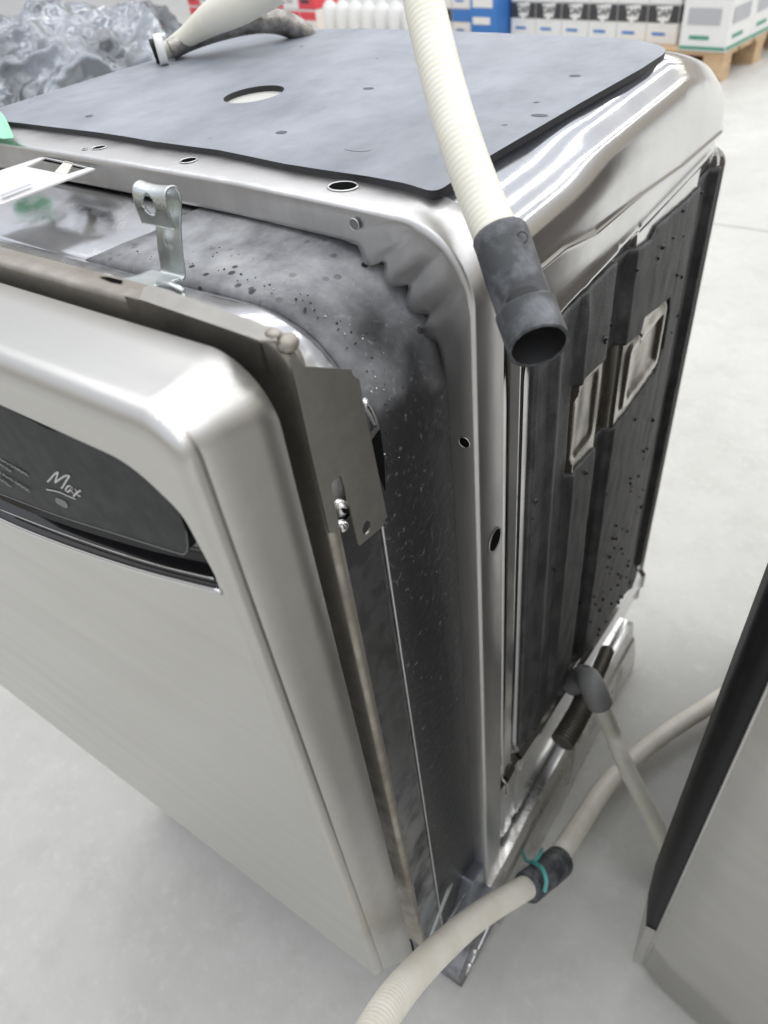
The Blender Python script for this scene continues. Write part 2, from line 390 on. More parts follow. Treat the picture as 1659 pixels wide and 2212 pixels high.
# top mat ---------------------------------------------------------
rm = [(-.546, .066, .004)]
FE = [(-.54, .056), (-.496, .056), (-.399, .056), (-.309, .052), (-.209, .046), (-.122, .036), (-.07, .033)]
for i in range(14):
    x = -.53+.034*i; rm.append((x, lerp(FE, x)+.0008*sin(x*47)+.0006*sin(x*131), 0))
rm += [(-.060, .032, .006), (-.036, .0245, .010), (-.0365, .087, .01), (-.029, .193, 0), (-.021, .284, 0), (-.019, .350, .03), (-.068, .378, .02), (-.20, .396, 0), (-.355, .412, 0), (-.50, .405, .03), (-.527, .284, 0), (-.536, .214, 0), (-.541, .143, 0)]
hole = circ(-.303, .172, .0245, .0265, 40)
tsm = plate('top_sound_mat', rpoly(rm), [hole], .0045, ((0, 0, .8440), (1, 0, 0), (0, 1, 0)), topmat, dw)
tsm.data.materials.append(mat('bitumen_edge', (.02, .02, .023), 0, .5))
for p in tsm.data.polygons:
    if abs(p.normal.z) < .5: p.material_index = 1
plate('top_panel_disc', circ(-.303, .172, .03), [], .001, ((0, 0, .8395), (1, 0, 0), (0, 1, 0)), mat('pale_steel', (.66, .65, .60), .3, .4), dw)
for x, y, a, b in ((-.203, .091, .0045, .0035), (-.208, .203, .005, .003), (-.061, .26, .0045, .003), (-.413, .087, .0035, .003), (-.043, .164, .006, .003), (-.125, .075, .010, .0045)):
    c = circ(0, 0, a, b, 14)
    V = [Vector((x, y, .8444))] + [Vector((x+p[0], y+p[1], .8442)) for p in c]
    mk('mat_dimple', V, [(0, i+1, (i+1) % 14+1) for i in range(14)], mat('dimple', (.07, .075, .09), 0, .5) if x != -.125 else topmat, dw)
# front frame -----------------------------------------------------
def crimp(x, z):
    a = math.atan2(z-(HZ-.09), x+.09); t = ss(.25, .45, a)*(1-ss(1.2, 1.5, a)) if x > -.12 else 0
    return t, a
def fy_in(x, z, k, i):
    t, a = crimp(x, z); return .005 + t*(.003-.006*abs(sin(a*11+.4)))
def fy_mid(x, z, k, i):
    t, a = crimp(x, z); return 0 + t*(.002-.0048*abs(sin(a*11+.4)))
rows = [path(.0265, .0250, .074, lambda x, z, k, i: .010+crimp(x, z)[0]*.004*sin(crimp(x, z)[1]*22)),
        path(.0240, .0225, .071, fy_in), path(.0220, .0205, .069, fy_mid), path(.0195, .0180, .067, lambda x, z, k, i: fy_mid(x, z, k, i)*.7), path(.011, .010, .060, lambda x, z, k, i: fy_mid(x, z, k, i)*.35),
        path(.0030, .0030, .050, 0), path(.0008, .0008, .0485, .0007), path(0, 0, .048, .003),
        path(0, 0, .048, .0345), path(.0015, .0015, .048, .0368), path(.007, .004, .046, .0375)]
BW = lambda x, z: .021*ss(.79, .825, z)*lerp([(-.50, 1.15), (-.30, .85), (-.18, .6), (-.10, .25), (-.05, 0)], x)
for r_ in rows:
    for v in r_: v.y += BW(v.x, v.z)
# scalloped crimps: push the inner rows in and out round the corner
for ri, amp in ((0, .007), (1, .006), (2, .004)):
    for v in rows[ri]:
        t, a = crimp(v.x, v.z)
        if t > 0:
            c = Vector((-.09, v.y, HZ-.09)); d = (v-c).normalized(); v += d*.004*t*(1 if ri < 2 else .5) - d*(amp+.004)*t*abs(sin(a*11+.4))**.7
fr = loft('front_frame', rows, satin, dw, flip=True); solid(fr, .0009, -1)
def disc(name, c, n, rx, ry, m, parent, rim=None, rot=0, up=None):
    n = Vector(n).normalized(); u = (Vector(up) if up else n.orthogonal()).normalized(); v = n.cross(u)
    o = mk(name, [Vector(c)+u*a+v*b for a, b in circ(0, 0, rx, ry, 24, rot)], [tuple(range(24))], m, parent)
    if rim:
        rr = []
        for s, h in ((1, .0001), (1.03, .0004), (1.12, .0004), (1.17, .00005)):
            rr.append([Vector(c)+u*a*s+v*b*s+n*h for a, b in circ(0, 0, rx, ry, 24, rot)])
        loft('hole_rim', rr, rim, o, closed=True)
    return o
Z1 = HZ+.0004
for c, rx, ry, rt in (((-.1005, .026, Z1), .0088, .0068, 0), ((-.239, .034, Z1), .0055, .005, .5), ((-.338, .036, Z1), .0052, .004, .5), ((-.348, .030, Z1), .0022, .0018, 0)):
    disc('frame_hole', c, (0, 0, 1), rx, ry, holem, dw, satin, rt, (1, 0, 0))
disc('frame_hole', (.0003, .0225, .600), (1, 0, 0), .0085, .0095, holem, dw, satin, 0, (0, 1, 0))
disc('frame_hole', onp(765, 485, 1, .0006), (0, -1, 0), .0030, .0030, mat('hole_grey', (.25, .25, .25), .6, .5), dw, satin)
disc('frame_hole', onp(1003, 956, 1, -.0003), (0, -1, 0), .0036, .0036, holem, dw, satin)
# inner lip tab down the right leg
tabz = .718
loft('frame_lip', [[Vector((-.0215-.000*i, -.0007, z)), Vector((-.0250, -.0014, z)), Vector((-.0262, .004, z)), Vector((-.0258, .013, z))] for i, z in enumerate([tabz, tabz-.004] + [tabz-.05*k for k in range(1, 17)])], satin, dw)
tube('frame_lip_edge', [Vector((-.0256, -.0016, z)) for z in (.719, .5, .2, 0)], .0008, rail_m, dw, .02, 8)
# tub mouth lining --------------------------------------------------
yf = lambda s, t: (lambda x, z, k, i: s+(t-s)*topness(x, z))
L1 = [path(.0245, .0355, .084, yf(-.0785, -.0580)), path(.0215, .0325, .087, yf(-.0775, -.0565)), path(.0200, .0308, .088, yf(-.0745, -.0535)),
      path(.0185, .0290, .089, yf(-.055, -.035)), path(.0180, .0285, .090, yf(-.035, -.018)), path(.0185, .0265, .089, yf(-.015, -.002)), path(.0195, .0235, .086, yf(.004, .012)), path(.030, .0235, .082, yf(.022, .034))]
def clip_rows(rows, test): return rows
# steel lip all round, black lining laid over it everywhere except the left part of the top
loft('tub_mouth', [[p+Vector((-.0012, 0, -.0015)) for p in r] for r in L1], liner_m, dw, flip=True)
n_keep = 14+61+int(26*.42)
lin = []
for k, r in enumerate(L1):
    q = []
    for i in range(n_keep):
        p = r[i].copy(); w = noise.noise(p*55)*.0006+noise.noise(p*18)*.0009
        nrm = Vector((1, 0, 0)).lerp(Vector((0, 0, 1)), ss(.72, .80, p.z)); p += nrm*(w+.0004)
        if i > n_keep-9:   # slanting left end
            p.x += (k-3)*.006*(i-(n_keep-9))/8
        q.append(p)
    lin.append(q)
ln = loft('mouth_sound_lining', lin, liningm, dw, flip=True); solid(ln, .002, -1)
# grit on lining
def gf():
    a = random.uniform(-.25, pi/2+.3); r = .089
    cx, cz = -.0185-.089, HZ-.029-.089
    if a < 0: p = Vector((-.0180, 0, cz+a*1.2))
    elif a > pi/2: p = Vector((cx-(a-pi/2)*.4, 0, HZ-.0284))
    else: p = Vector((cx+r*cos(a), 0, cz+r*sin(a)))
    t = topness(p.x, p.z); p.y = random.uniform(-.072+.02*t, -.004)
    return p, (cos(max(0, min(pi/2, a))), 0, sin(max(0, min(pi/2, a))))
blobs(220, gf, (.0003, .0009), 'grit', tar, dw, .8)
blobs(22, gf, (.0003, .0008), 'pale_grit', mat('grit_pale', (.5, .5, .48), 0, .6), dw, .8)
# recessed slit on the mouth's steel part and a dark slot below the strike plate
a, b = onp(197, 411, 2, .8125), onp(303, 457, 2, .8125)
d = (b-a); w = Vector((-d.y, d.x, 0)).normalized()*.0011
mk('lip_slit', [a, b, b+w, a+w], [(0, 1, 2, 3)], holem, dw)
# inner door liner --------------------------------------------------
L2 = [path(.0250, .0380, .082, yf(-.0790, -.0560)), path(.0225, .0330, .084, yf(-.0805, -.0590)), path(.0215, .0300, .086, yf(-.084, -.066)), path(.0215, .0275, .086, yf(-.095, -.085)), path(.0220, .0265, .085, yf(-.110, -.105)), path(.0225, .028, .083, yf(-.134, -.134))]
loft('door_liner', L2, liner_m, dw, flip=True)
# stained strip on the side of the liner
st = []
for i in range(40):
    z = .72-.78*i/39; w = .0032+.001*noise.noise((z*20, 0, 3))
    st.append([Vector((-.0205, y, z)) for y in (-.0790, -.0800, -.095, -.112, -.1315)])
st2 = loft('liner_side_panel', st, stained, dw, flip=False)
tube('liner_edge_bead', [(-.0195, -.0788, .70), (-.0195, -.0788, .3), (-.0195, -.0788, -.05)], .0011, satin, dw, .02, 8)
# inner door frame (grimy channel) -----------------------------------
yt = lambda x, z, k, i: -.1325+.0065*ss(.835, .845, z)*ss(-.03, -.10, x)
L3 = [path(.030, .018, .008, -.1392, .14), path(.012, .004, .010, -.1392, .14), path(.0028, -.0062, .012, -.1392, .14), path(.0008, -.0082, .0128, -.1384, .14), path(0, -.009, .013, -.1362, .14), path(0, -.009, .013, yt, .14), path(.004, -.006, .012, lambda x, z, k, i: yt(x, z, k, i)+.0006, .14)]
loft('inner_door_frame', L3, bronze, dw, flip=True)
# bracket with its folded top, lumpy corner and side plate
X0 = .0012
def yz(px, py): p = onp(px, py, 0, X0); return (p.y, p.z)
out = [yz(*p) for p in ((640, 762), (643, 772), (648, 782), (659, 792), (700, 794), (760, 798), (761, 806), (766, 815), (776, 819), (783, 859), (800, 940), (820, 1035), (835, 1109), (837, 1116), (833, 1121), (829, 1128), (828, 1136), (800, 1160), (777.5, 1179), (773, 1174), (762, 1125), (750, 1072), (736, 1027), (726, 1034), (716, 1044), (717, 1054), (722, 1085), (731, 1146), (722, 1151))]
for px, py in ((712, 1152), (690, 1056), (672, 979), (650, 880), (632, 800), (628, 770)): out.append(yz(px, py))
hc = yz(792, 1140)
plate('side_bracket', out, [circ(hc[0], hc[1], .0034, .0042, 20)], .0011, ((X0, 0, 0), (0, 1, 0), (0, 0, 1)), plate_m, dw)
tp = [onp(*p, 2, .8508) for p in ((300, 646), (312, 620), (330, 616), (560, 697), (588, 712), (600, 735), (560, 735), (450, 697))]
plate('bracket_top', [(p.x, p.y) for p in tp][::-1], [], .0010, ((0, 0, .8508), (1, 0, 0), (0, 1, 0)), plate_m, dw)
def ball(name, c, r, m, parent, n=14, k=10, bump=0):
    rows = []
    for i in range(k+1):
        a = pi*i/k; rows.append([Vector(c)+Vector((r[0]*sin(a)*cos(2*pi*j/n), r[1]*sin(a)*sin(2*pi*j/n), r[2]*cos(a))) for j in range(n)])
    return loft(name, rows, m, parent, closed=True, flip=True)
ball('bracket_corner', onp(622, 742, 0, -.003), (.0042, .0050, .0040), bronze, dw)
ball('bracket_corner', onp(590, 722, 0, -.008), (.0035, .003, .0022), bronze, dw)
loft('bracket_front', [[Vector((x, -.1400, z)) for z in (.8505, .842, .832)] for x in (-.094, -.06, -.015)], bronze, dw, flip=True)
# screw in the slot
sc = thing_screw = onp(735, 1096, 0, -.004)
ball('screw', sc, (.004, .0042, .0046), rail_m, dw)
disc('screw_slot', sc+Vector((.0042, -.0008, 0)), (1, 0, 0), .0013, .0036, holem, dw)
ball('screw', onp(737, 1136, 0, -.012), (.004, .004, .0035), rail_m, dw)
# latch bits visible behind the bracket
tube('latch_arm', [onp(785, 868, 0, -.014), onp(800, 893, 0, -.016), onp(812, 925, 0, -.02)], .0022, liner_m, dw, .002, 10)
loft('latch_cover', [[onp(*p, 0, -.0165) for p in ((796, 938), (817, 917))], [onp(*p, 0, -.0175) for p in ((800, 962), (820, 935))]], rail_m, dw, smooth=False)
plate('latch_gap', [tuple(onp(*p, 0, -.0168).yz) for p in ((803, 958), (822, 930), (830, 990), (833, 1060), (815, 1010))], [], .0005, ((-.0168, 0, 0), (0, 1, 0), (0, 0, 1)), holem, dw)
# small slots and a catch in the top of the channel
def slot(px, w, m=holem, z=.8494):
    p = [onp(*q, 2, z) for q in px]; mk('slot', p, [tuple(range(len(p)))], m, dw)
slot([(213, 597), (232, 598), (266, 606), (262, 612), (240, 608)], 0)
# ---- outer door panel ------------------------------------------------
def dpath(dx, dz, r, y, zb): return path(dx, dz, r, y, zb, na=60, ns=20, nt=20, WX=-.66)
def dbot(y): return .15+(.235-.15)*ss(-.147, -.2, y)
DP = [(.0030, -.0030, .030, -.1525), (.0008, -.0074, .030, -.1520), (0, -.0082, .030, -.1530), (0, -.0090, .027, -.165), (0, -.0096, .0235, -.178), (0, -.0099, .021, -.1885), (.0009, -.0099, .0205, -.1905), (.0010, -.0099, .0203, -.1912), (0, -.0098, .020, -.1925), (0, -.0094, .0192, -.1938), (.0001, -.0084, .0184, -.1958), (.0005, -.0068, .0172, -.1976), (.0014, -.0048, .016, -.1990), (.0027, -.0024, .0146, -.1999), (.0042, .0004, .0134, -.20035), (.0050, .0018, .0128, -.20045), (.0056, .0026, .0124, -.20045)]
rows = [dpath(dx, dz, r, y, dbot(y)) for dx, dz, r, y in DP]
def front_r(v):    # gentle dent line across the top near the corner
    return v
for ri, r in enumerate(rows):
    for v in r:
        if 3 <= ri <= 9 and v.z > .83:
            t = math.exp(-((v.x+.030-(v.y+.18)*.35)/.006)**2); v.z -= .0009*t
rows[0:0] = []
door = loft('door_panel', rows, brushed, dw, flip=False)
last = rows[-1]
FY = -.20045
outer = [(v.x, v.z) for v in last]
PK = [(-.55, .80, .01), (-.53, .822, .01), (-.30, .8245, 0), (-.20, .8235, 0), (-.034, .8225, .014), (-.0125, .806, .006), (-.0072, .7745, 0), (-.0072, .7645, .002), (-.05, .7505, 0), (-.09, .7385, 0), (-.15, .7245, 0), (-.212, .7140, 0), (-.30, .7085, 0), (-.40, .714, 0), (-.52, .75, 0), (-.55, .77, 0)]
lowc, _ = catmull([(x, z, 0) for x, z in ((-.0072, .7645), (-.05, .7503), (-.09, .7388), (-.15, .7245), (-.212, .7140), (-.30, .7085), (-.40, .714), (-.52, .75))], .006)
PK = PK[:6] + [(-.0066, .7745, 0)] + [(p.x, p.y, 0) for p in lowc] + [(-.55, .77, 0)]
pk = rpoly(PK)
pl = plate('door_front', outer, [pk], .0008, ((0, FY, 0), (1, 0, 0), (0, 0, 1)), brushed, dw)
# pocket walls and floor
def shrink(P, dx, dzt, dzb):
    out = []
    for x, z in P:
        k = (z-.7645)/.06
        out.append((x*(1-dx)-.28*dx, z-(dzt if z > .79 else 0)+(dzb if z < .79 else 0)))
    return out
w0 = [Vector((x, FY, z)) for x, z in pk]; w1 = [Vector((x, FY+.0012, z+(.0006 if z < .78 else -.0004))) for x, z in pk]
w2 = [Vector((x, FY+.010, z+(.0045 if z < .78 else -.0006))) for x, z in pk]
loft('pocket_rim', [w0, w1, w2], glossb, dw, closed=True, smooth=False)
tube('pocket_lip', [(p.x, FY+.0002, p.y-.0006) for p in lowc[::4]]+[(lowc[-1].x, FY+.0002, lowc[-1].y-.0006)], .0016, chrome, dw, .004, 10)
plate('pocket_floor', pk, [], .0005, ((0, FY+.0095, 0), (1, 0, 0), (0, 0, 1)), glossb, dw)
def dz(px, py, y): p = onp(px, py, 1, y); return (p.x, p.z)
SY = FY+.0022
sl = [dz(*p, SY) for p in ((402, 1148), (407, 1178), (400, 1194), (390, 1196), (256, 1155), (123, 1113), (0, 1067))]
slab = sl + [(-.30, .742), (-.52, .745), (-.54, .78), (-.53, .8235), (-.30, .8255), (-.20, .8245)] + [dz(*p, SY) for p in ((100, 925), (230, 968), (300, 1000), (345, 1030), (372, 1070), (388, 1110))]
cp = plate('control_panel', slab, [], .006, ((0, SY, 0), (1, 0, 0), (0, 0, 1)), panelm, dw)
def ribbon(name, P, w, y, m, parent, n=1):
    """print stroke: a flat line of width w through picture points on the control panel"""
    Q = [Vector(dz(*p, y)) for p in P]
    if len(Q) > 2: Q = [Vector((p.x, p.y)) for p in catmull([(q.x, q.y, 0) for q in Q], .0007)[0]]
    rows = []
    for i, q in enumerate(Q):
        t = (Q[min(i+1, len(Q)-1)]-Q[max(i-1, 0)]).normalized(); s = Vector((-t.y, t.x))*w/2
        rows.append([Vector((q.x-s.x, y, q.y-s.y)), Vector((q.x+s.x, y, q.y+s.y))])
    return grid(rows)
def prints(name, strokes, w, m, parent):
    VV = []; FF = []
    for k, P in enumerate(strokes):
        P = [P[0]] + [tuple(Vector(P[i-1]).lerp(Vector(P[i]), .5)) if False else P[i] for i in range(1, len(P))]
        V, F = ribbon('', P, w, SY-.00025-.00002*k, m, None); s = len(VV); VV += V; FF += [tuple(i+s for i in f) for f in F]
    return mk(name, VV, FF, m, parent)
def Z6(L): return [(x*.2924, 958+y*.2924) for x, y in L]
Mx = [Z6([(350, 285), (372, 262), (400, 230), (430, 210)]), Z6([(430, 210), (418, 250), (405, 290)]), Z6([(405, 290), (440, 265), (480, 240), (515, 238)]), Z6([(515, 238), (490, 275), (460, 325), (448, 328)]),
      Z6([(534, 326), (516, 312), (496, 322), (484, 344), (494, 358), (512, 350), (532, 328), (526, 348), (534, 364), (544, 366)]), Z6([(540, 392), (566, 366), (596, 346)]), Z6([(552, 338), (562, 346), (574, 384), (594, 388)]),
      Z6([(342, 340), (400, 350), (450, 365), (500, 388), (560, 412)])]
prints('max_lettering', Mx, .00085, inkm, cp)
bd = [dz(*p, SY-.0003) for p in Z6([(408, 405), (425, 400), (485, 430), (502, 455), (498, 475), (480, 476), (425, 445), (412, 430)])]
plate('badge', bd, [], .0002, ((0, SY-.0004, 0), (1, 0, 0), (0, 0, 1)), inkg, cp)
prints('badge_text', [Z6([(422, 415), (440, 424)]), Z6([(450, 440), (470, 448), (462, 462)]), Z6([(478, 450), (490, 462)])], .0006, inkm, cp)
tx = []
for (a, b) in (((0, 115), (205, 235)), ((0, 155), (85, 210)), ((0, 215), (218, 355)), ((0, 265), (80, 320))):
    n = int((b[0]-a[0])/9); 
    for i in range(n):
        if random.random() < .15: continue
        f0, f1 = i/n, (i+.72)/n; j = random.uniform(-4, 4)
        tx.append(Z6([(a[0]+(b[0]-a[0])*f0, a[1]+(b[1]-a[1])*f0+j), (a[0]+(b[0]-a[0])*f1, a[1]+(b[1]-a[1])*f1-j)]))
prints('panel_text', tx, .0028, inkg, cp)
edge = lambda P, y, r, nm, m: tube(nm, [Vector((q[0], y, q[1])) for q in [dz(*p, y) for p in P]], r, m, dw, .003, 8)
edge([(0, 1067), (123, 1113), (256, 1155), (385, 1195), (401, 1194), (406, 1178), (402, 1148)], SY-.0002, .00030, 'panel_edge', inkg)
edge([(0, 1100), (110, 1143), (222, 1183), (340, 1220), (462, 1250)], FY+.002, .00045, 'pocket_ledge', rail_m)
# ---- zinc clip --------------------------------------------------------
clipg = [(-.098, .8235), (-.090, .8235), (-.075, .8195), (-.0725, .8190), (-.0700, .8195), (-.0685, .8225), (-.0665, .832), (-.0625, .845), (-.0590, .853), (-.0580, .8590), (-.0600, .8635), (-.0640, .8648), (-.0678, .8622), (-.0690, .856), (-.0685, .8460)]
def clip_part(name, P, x0, x1, nx=10, waist=None, hole=None):
    pts, L = catmull([(0, a, b) for a, b in P], .0009)
    rows = []
    for i, p in enumerate(pts):
        s = i/(len(pts)-1); w = waist(s) if waist else (0, 0)
        r = []
        for j in range(nx+1):
            f = j/nx; x = x0+w[0]+(x1+w[1]-x0-w[0])*f
            dome = -.0016*math.exp(-((f-.5)/.16)**2)*(math.exp(-((p.z-.838)/.0045)**2))*(1 if p.y > -.067 else 0)
            tp = .0012*(abs(f-.5)*2)**2*math.exp(-((p.z-.8635)/.003)**2)
            r.append(Vector((x, p.y+dome, p.z+tp)))
        rows.append(r)
    V, F = grid(rows)
    if hole:
        keep = []
        for f in F:
            c = sum((V[i] for i in f), Vector())/4
            if not (c.y < -.066 and ((c.x-hole[0])/hole[2])**2+((c.z-hole[1])/hole[3])**2 < 1): keep.append(f)
        F = keep
    o = mk(name, V, F, zinc, dw, True); solid(o, .0013, 0); return o
XL, XR = -.1660, -.1405
def waist(s): 
    k = ss(.66, .80, s); return (.0035*(1-k) , -.0035*(1-k)*1)
clip_part('clip_stem', clipg[3:], XL, XR, 36, lambda s: (.004*(1-ss(.50, .66, s)), -.002*(1-ss(.50, .66, s))), (-.1545, .8570, .0048, .0050))
clip_part('clip_base', [(-.112, .828), (-.106, .8262), (-.098, .8240), (-.085, .8212), (-.0700, .8190)], -.1700, -.1440, 12, lambda s: (-.008*(1-ss(.1, .7, s)), -.004*(1-ss(.2, .8, s))))
ball('clip_rivet', (-.1700, -.1010, .826), (.007, .006, .004), zinc, dw)
tube('clip_loop', [onp(345, 612, 2, .822), onp(372, 618, 2, .824), onp(392, 630, 2, .822), onp(385, 640, 2, .818)], .0022, zinc, dw, .001, 10)
# ---- strike plate -----------------------------------------------------
Zs = .8350
def xy(P): return [(lambda p: (p.x, p.y))(onp(*q, 2, Zs)) for q in P]
o1 = xy([(205, 364), (100, 340), (86, 340), (0, 368), (-120, 410), (-120, 500), (0, 442)])
h1 = xy([(97, 341), (190, 362), (142, 377), (57, 360)])
plate('strike_plate', o1, [h1], .0011, ((0, 0, Zs), (1, 0, 0), (0, 1, 0)), mat('painted_steel', (.72, .71, .70), .2, .4), dw)
Zs = .8350
plate('strike_tongue', xy([(140, 347), (158, 352), (143, 377), (118, 371)]), [], .001, ((0, 0, Zs), (1, 0, 0), (0, 1, 0)), mat('tongue', (.70, .67, .58), 0, .5), dw)
Zs = .8340
plate('strike_gap', xy([(92, 340), (195, 360), (190, 366), (90, 346)]), [], .0005, ((0, 0, Zs), (1, 0, 0), (0, 1, 0)), holem, dw)
Zs = .8373
mk('embossed_line', [onp(*q, 2, Zs) for q in ((0, 421), (66, 396), (68, 399), (2, 426))], [(0, 1, 2, 3)], greyc, dw)
# ---- base ---------------------------------------------------------------
mk('base_panel', [(-.02, .03, -.135), (-.02, .03, .02), (-.02, .54, .02), (-.02, .54, -.135), (-.54, .03, -.135), (-.54, .03, .02), (-.54, .54, .02), (-.54, .54, -.135)],
   [(0, 3, 2, 1), (4, 5, 6, 7), (3, 7, 6, 2), (0, 1, 5, 4)], base_m, dw)
ra = [(.004, -.02), (.008, -.055), (.012, -.062), (.018, -.100), (.020, -.134), (.014, -.139), (-.018, -.139), (-.018, -.02)]
loft('base_rail', [[Vector((x+.001*sin(y*40), y, z)) for x, z in ra] for y in (.0, .05, .12, .20, .30, .40, .50)], mat('dull_rail', (.62, .61, .59), 1, .24, (.38, .37, .34), 26, (.48, .68), rv=.15), dw, closed=True, smooth=False, caps=True)
foot = thing_foot = loft('front_foot', [[Vector((x, y, z)) for x, z in ((.008, -.02+.9*(y+.0)), (.012, -.135), (-.03, -.135), (-.03, -.02+.9*y))] for y in (0, -.03, -.06, -.095)], stained, dw, closed=True, smooth=False, caps=True)
tube('foot_edge', [onp(1003, 2105, 2, -.125)+Vector((.002, 0, .004)), Vector((.012, -.03, -.10)), Vector((.012, .02, -.075))], .0022, rail_m, dw, .01, 8)
for q in ((.0105, -.070, -.118), (.0105, -.055, -.105), (.0105, -.040, -.112)): ball('foot_bolt', q, (.004, .006, .006), rail_m, dw)
plate('hinge_box', rpoly([(-.075, -.055, .006), (-.02, -.10, .006), (.022, -.07, .006), (.022, .03, .006), (-.03, .05, .006)]), [], .02, ((-.004, 0, 0), (0, 1, 0), (0, 0, 1)), base_m, dw)
for i, (a, b) in enumerate((((925, 2040), (975, 1915)), ((960, 2010), (1012, 1925)))):
    p, q = onp(*a, 0, -.012+.004*i), onp(*b, 0, -.012+.004*i)
    pts = [p, p+Vector((0, .012, .004)), q+Vector((0, .004, .0)), q+Vector((0, -.006, .004))]
    plate('hinge_arm', [(v.y, v.z) for v in pts], [], .002, ((p.x, 0, 0), (0, 1, 0), (0, 0, 1)), zinc, dw)
rib = lambda r, a, pit: (lambda s, L: r + a*sin(2*pi*s/pit))
tube('hinge_spring', [onp(1213, 1604, 0, .018), onp(1240, 1560, 0, .02), onp(1275, 1490, 0, .02), onp(1312, 1405, 0, .012)], lambda s, L: (.0150 if s < L*.5 else .0095)+.0010*sin(2*pi*s/.005), mat('dark_spring', (.10, .09, .075), .6, .5), dw, .0012, 20)
# valve elbow
ea, eb = onp(1262, 1452, 0, .01), onp(1288, 1500, 0, .05)
tube('inlet_elbow', [onp(1238, 1478, 0, .0), onp(1262, 1462, 0, .018), onp(1278, 1480, 0, .036), onp(1296, 1520, 0, .050)], .0155, mat('grey_plastic', (.20, .20, .195), 0, .5), dw, .004, 20)
tube('inlet_clamp', [onp(1262, 1450, 0, .020), onp(1290, 1475, 0, .036)], .009, rail_m, dw, .004, 16)
# ------------------------------------------------------------------ hoses
def hoserib(r, a, pit): return lambda s, L: r + a*(1 if (s/pit) % 1 < .62 else -.6)
h = thing('drain_hose', 'cream corrugated drain hose hanging over the frame corner, ending in an open grey rubber cuff', 'hose', ray(1160, 750, .375))
HP = [ray(905, -160, .50), ray(911, -30, .475), ray(935, 90, .452), ray(972, 230, .425), ray(1010, 350, .402), ray(1052, 460, .383), ray(1078, 520, .372)]
tube('corrugated_tube', HP, lambda s, L: .0109+.00008*sin(2*pi*s/.0034), cream, h, .00045, 40)
CPn = [ray(1078, 505, .3735), ray(1086, 525, .371), ray(1112, 605, .362), ray(1136, 672, .357), ray(1164, 748, .349)]
pts, L = catmull(CPn, .0006); rows = []; nseg = 44
ax = (pts[-1]-pts[0]).normalized(); toc = (CP-pts[-1]); toc = (toc-ax*toc.dot(ax)).normalized(); sd = ax.cross(toc)
for i, p in enumerate(pts):
    f = i/(len(pts)-1); r = .0134 if f < .655 else .0146
    if .648 < f < .668: r = .0134+.0012*(f-.648)/.02
    if f < .02: r -= .0006*(1-f/.02)
    sh = ss(.6, 1, f)
    rows.append([p+(toc*cos(2*pi*k/nseg)+sd*sin(2*pi*k/nseg))*r*(1+.012*sin(k*2*pi/nseg*2+1)*ss(.5, 1, f)) + ax*(-.0040*cos(2*pi*k/nseg)+.0006*noise.noise((k*.9, 0, 0)))*sh for k in range(nseg)])
e1 = rows[-1]; c1 = sum(e1, Vector())/nseg
rows.append([c1+(q-c1)*.93+ax*.0003 for q in e1]); rows.append([c1+(q-c1)*.88 for q in e1])
loft('rubber_cuff', rows, rubber, h, closed=True, flip=True)
loft('cuff_bore', [[c1+(q-c1)*.88 for q in e1], [c1+(q-c1)*.86-ax*.012 for q in e1], [c1+(q-c1)*.84-ax*.035 for q in e1], [c1+(q-c1)*.1-ax*.036 for q in e1]], mat('bore_shade_rubber', (.014, .014, .015), 0, .6), h, closed=True, flip=True)  # same rubber painted near black: the shade inside the bore is in its colour
# raised letters on the cuff
for q in ((1104, 516), (1129, 512)):
    cc = ray(q[0], q[1], .3585); n_ = (CP-cc).normalized(); u_ = n_.orthogonal().normalized(); v_ = n_.cross(u_)
    tube('raised_mark', [cc+(u_*cos(k*pi/6)+v_*sin(k*pi/6)*1.2)*.0021 for k in range(12)], .00045, rubber, h, .0006, 8)
# floor hose with coupling
g = thing('floor_hose', 'thick cream drain hose crossing the floor below the rail, joined by a dark rubber coupling', 'hose', onp(1180, 1890, 2, FZ))
HA = [ray(700, 2420, .60), ray(772, 2290, .64), ray(850, 2160, .69), ray(940, 2060, .78), ray(1040, 1975, .90), ray(1160, 1903, 1.03)]
tube('lower_hose', HA, hoserib(.0137, .00012, .0042), creamf, g, .001, 32)
HB = [ray(1185, 1880, 1.05), ray(1240, 1800, 1.12), ray(1300, 1708, 1.19), ray(1350, 1655, 1.235), ray(1430, 1590, 1.28), ray(1530, 1525, 1.33), ray(1660, 1440, 1.40), ray(1760, 1370, 1.5)]
tube('upper_hose', HB, hoserib(.0135, .0003, .0055), creamf, g, .0012, 32)
tube('rubber_coupling', [ray(1140, 1917, 1.0), ray(1165, 1897, 1.02), ray(1207, 1862, 1.07)], lambda s, L: .0190+.0008*(1 if s/L > .5 else 0), rubber, g, .003, 32)
tie = thing('cable_tie', 'teal cord tying the rubber coupling to the base rail', 'tie', ray(1165, 1870, 1.0))
tube('tie_loop', [ray(1177, 1925, .985), ray(1180, 1900, .97), ray(1170, 1875, .975), ray(1152, 1862, 1.0)], .0026, teal, tie, .003, 10)
tube('tie_loop', [ray(1152, 1862, 1.0), ray(1165, 1848, 1.02), ray(1170, 1835, 1.05)], .0024, teal, tie, .003, 10)
tube('tie_loop', [ray(1152, 1864, 1.0), ray(1136, 1858, 1.03), ray(1128, 1838, 1.07)], .0022, teal, tie, .003, 10)
# inlet hose falling from the elbow
ih = tube('inlet_hose', [onp(1294, 1515, 0, .048), ray(1318, 1570, 1.10), ray(1345, 1640, 1.12), ray(1385, 1720, 1.15), ray(1425, 1800, 1.18), ray(1465, 1900, 1.21)], hoserib(.0120, .0002, .005), cream, None, .0012, 32, loc=onp(1430, 1800, 2, FZ))
tag(ih, 'thin cream hose dropping from the grey elbow and crossing over the floor hose', 'hose')
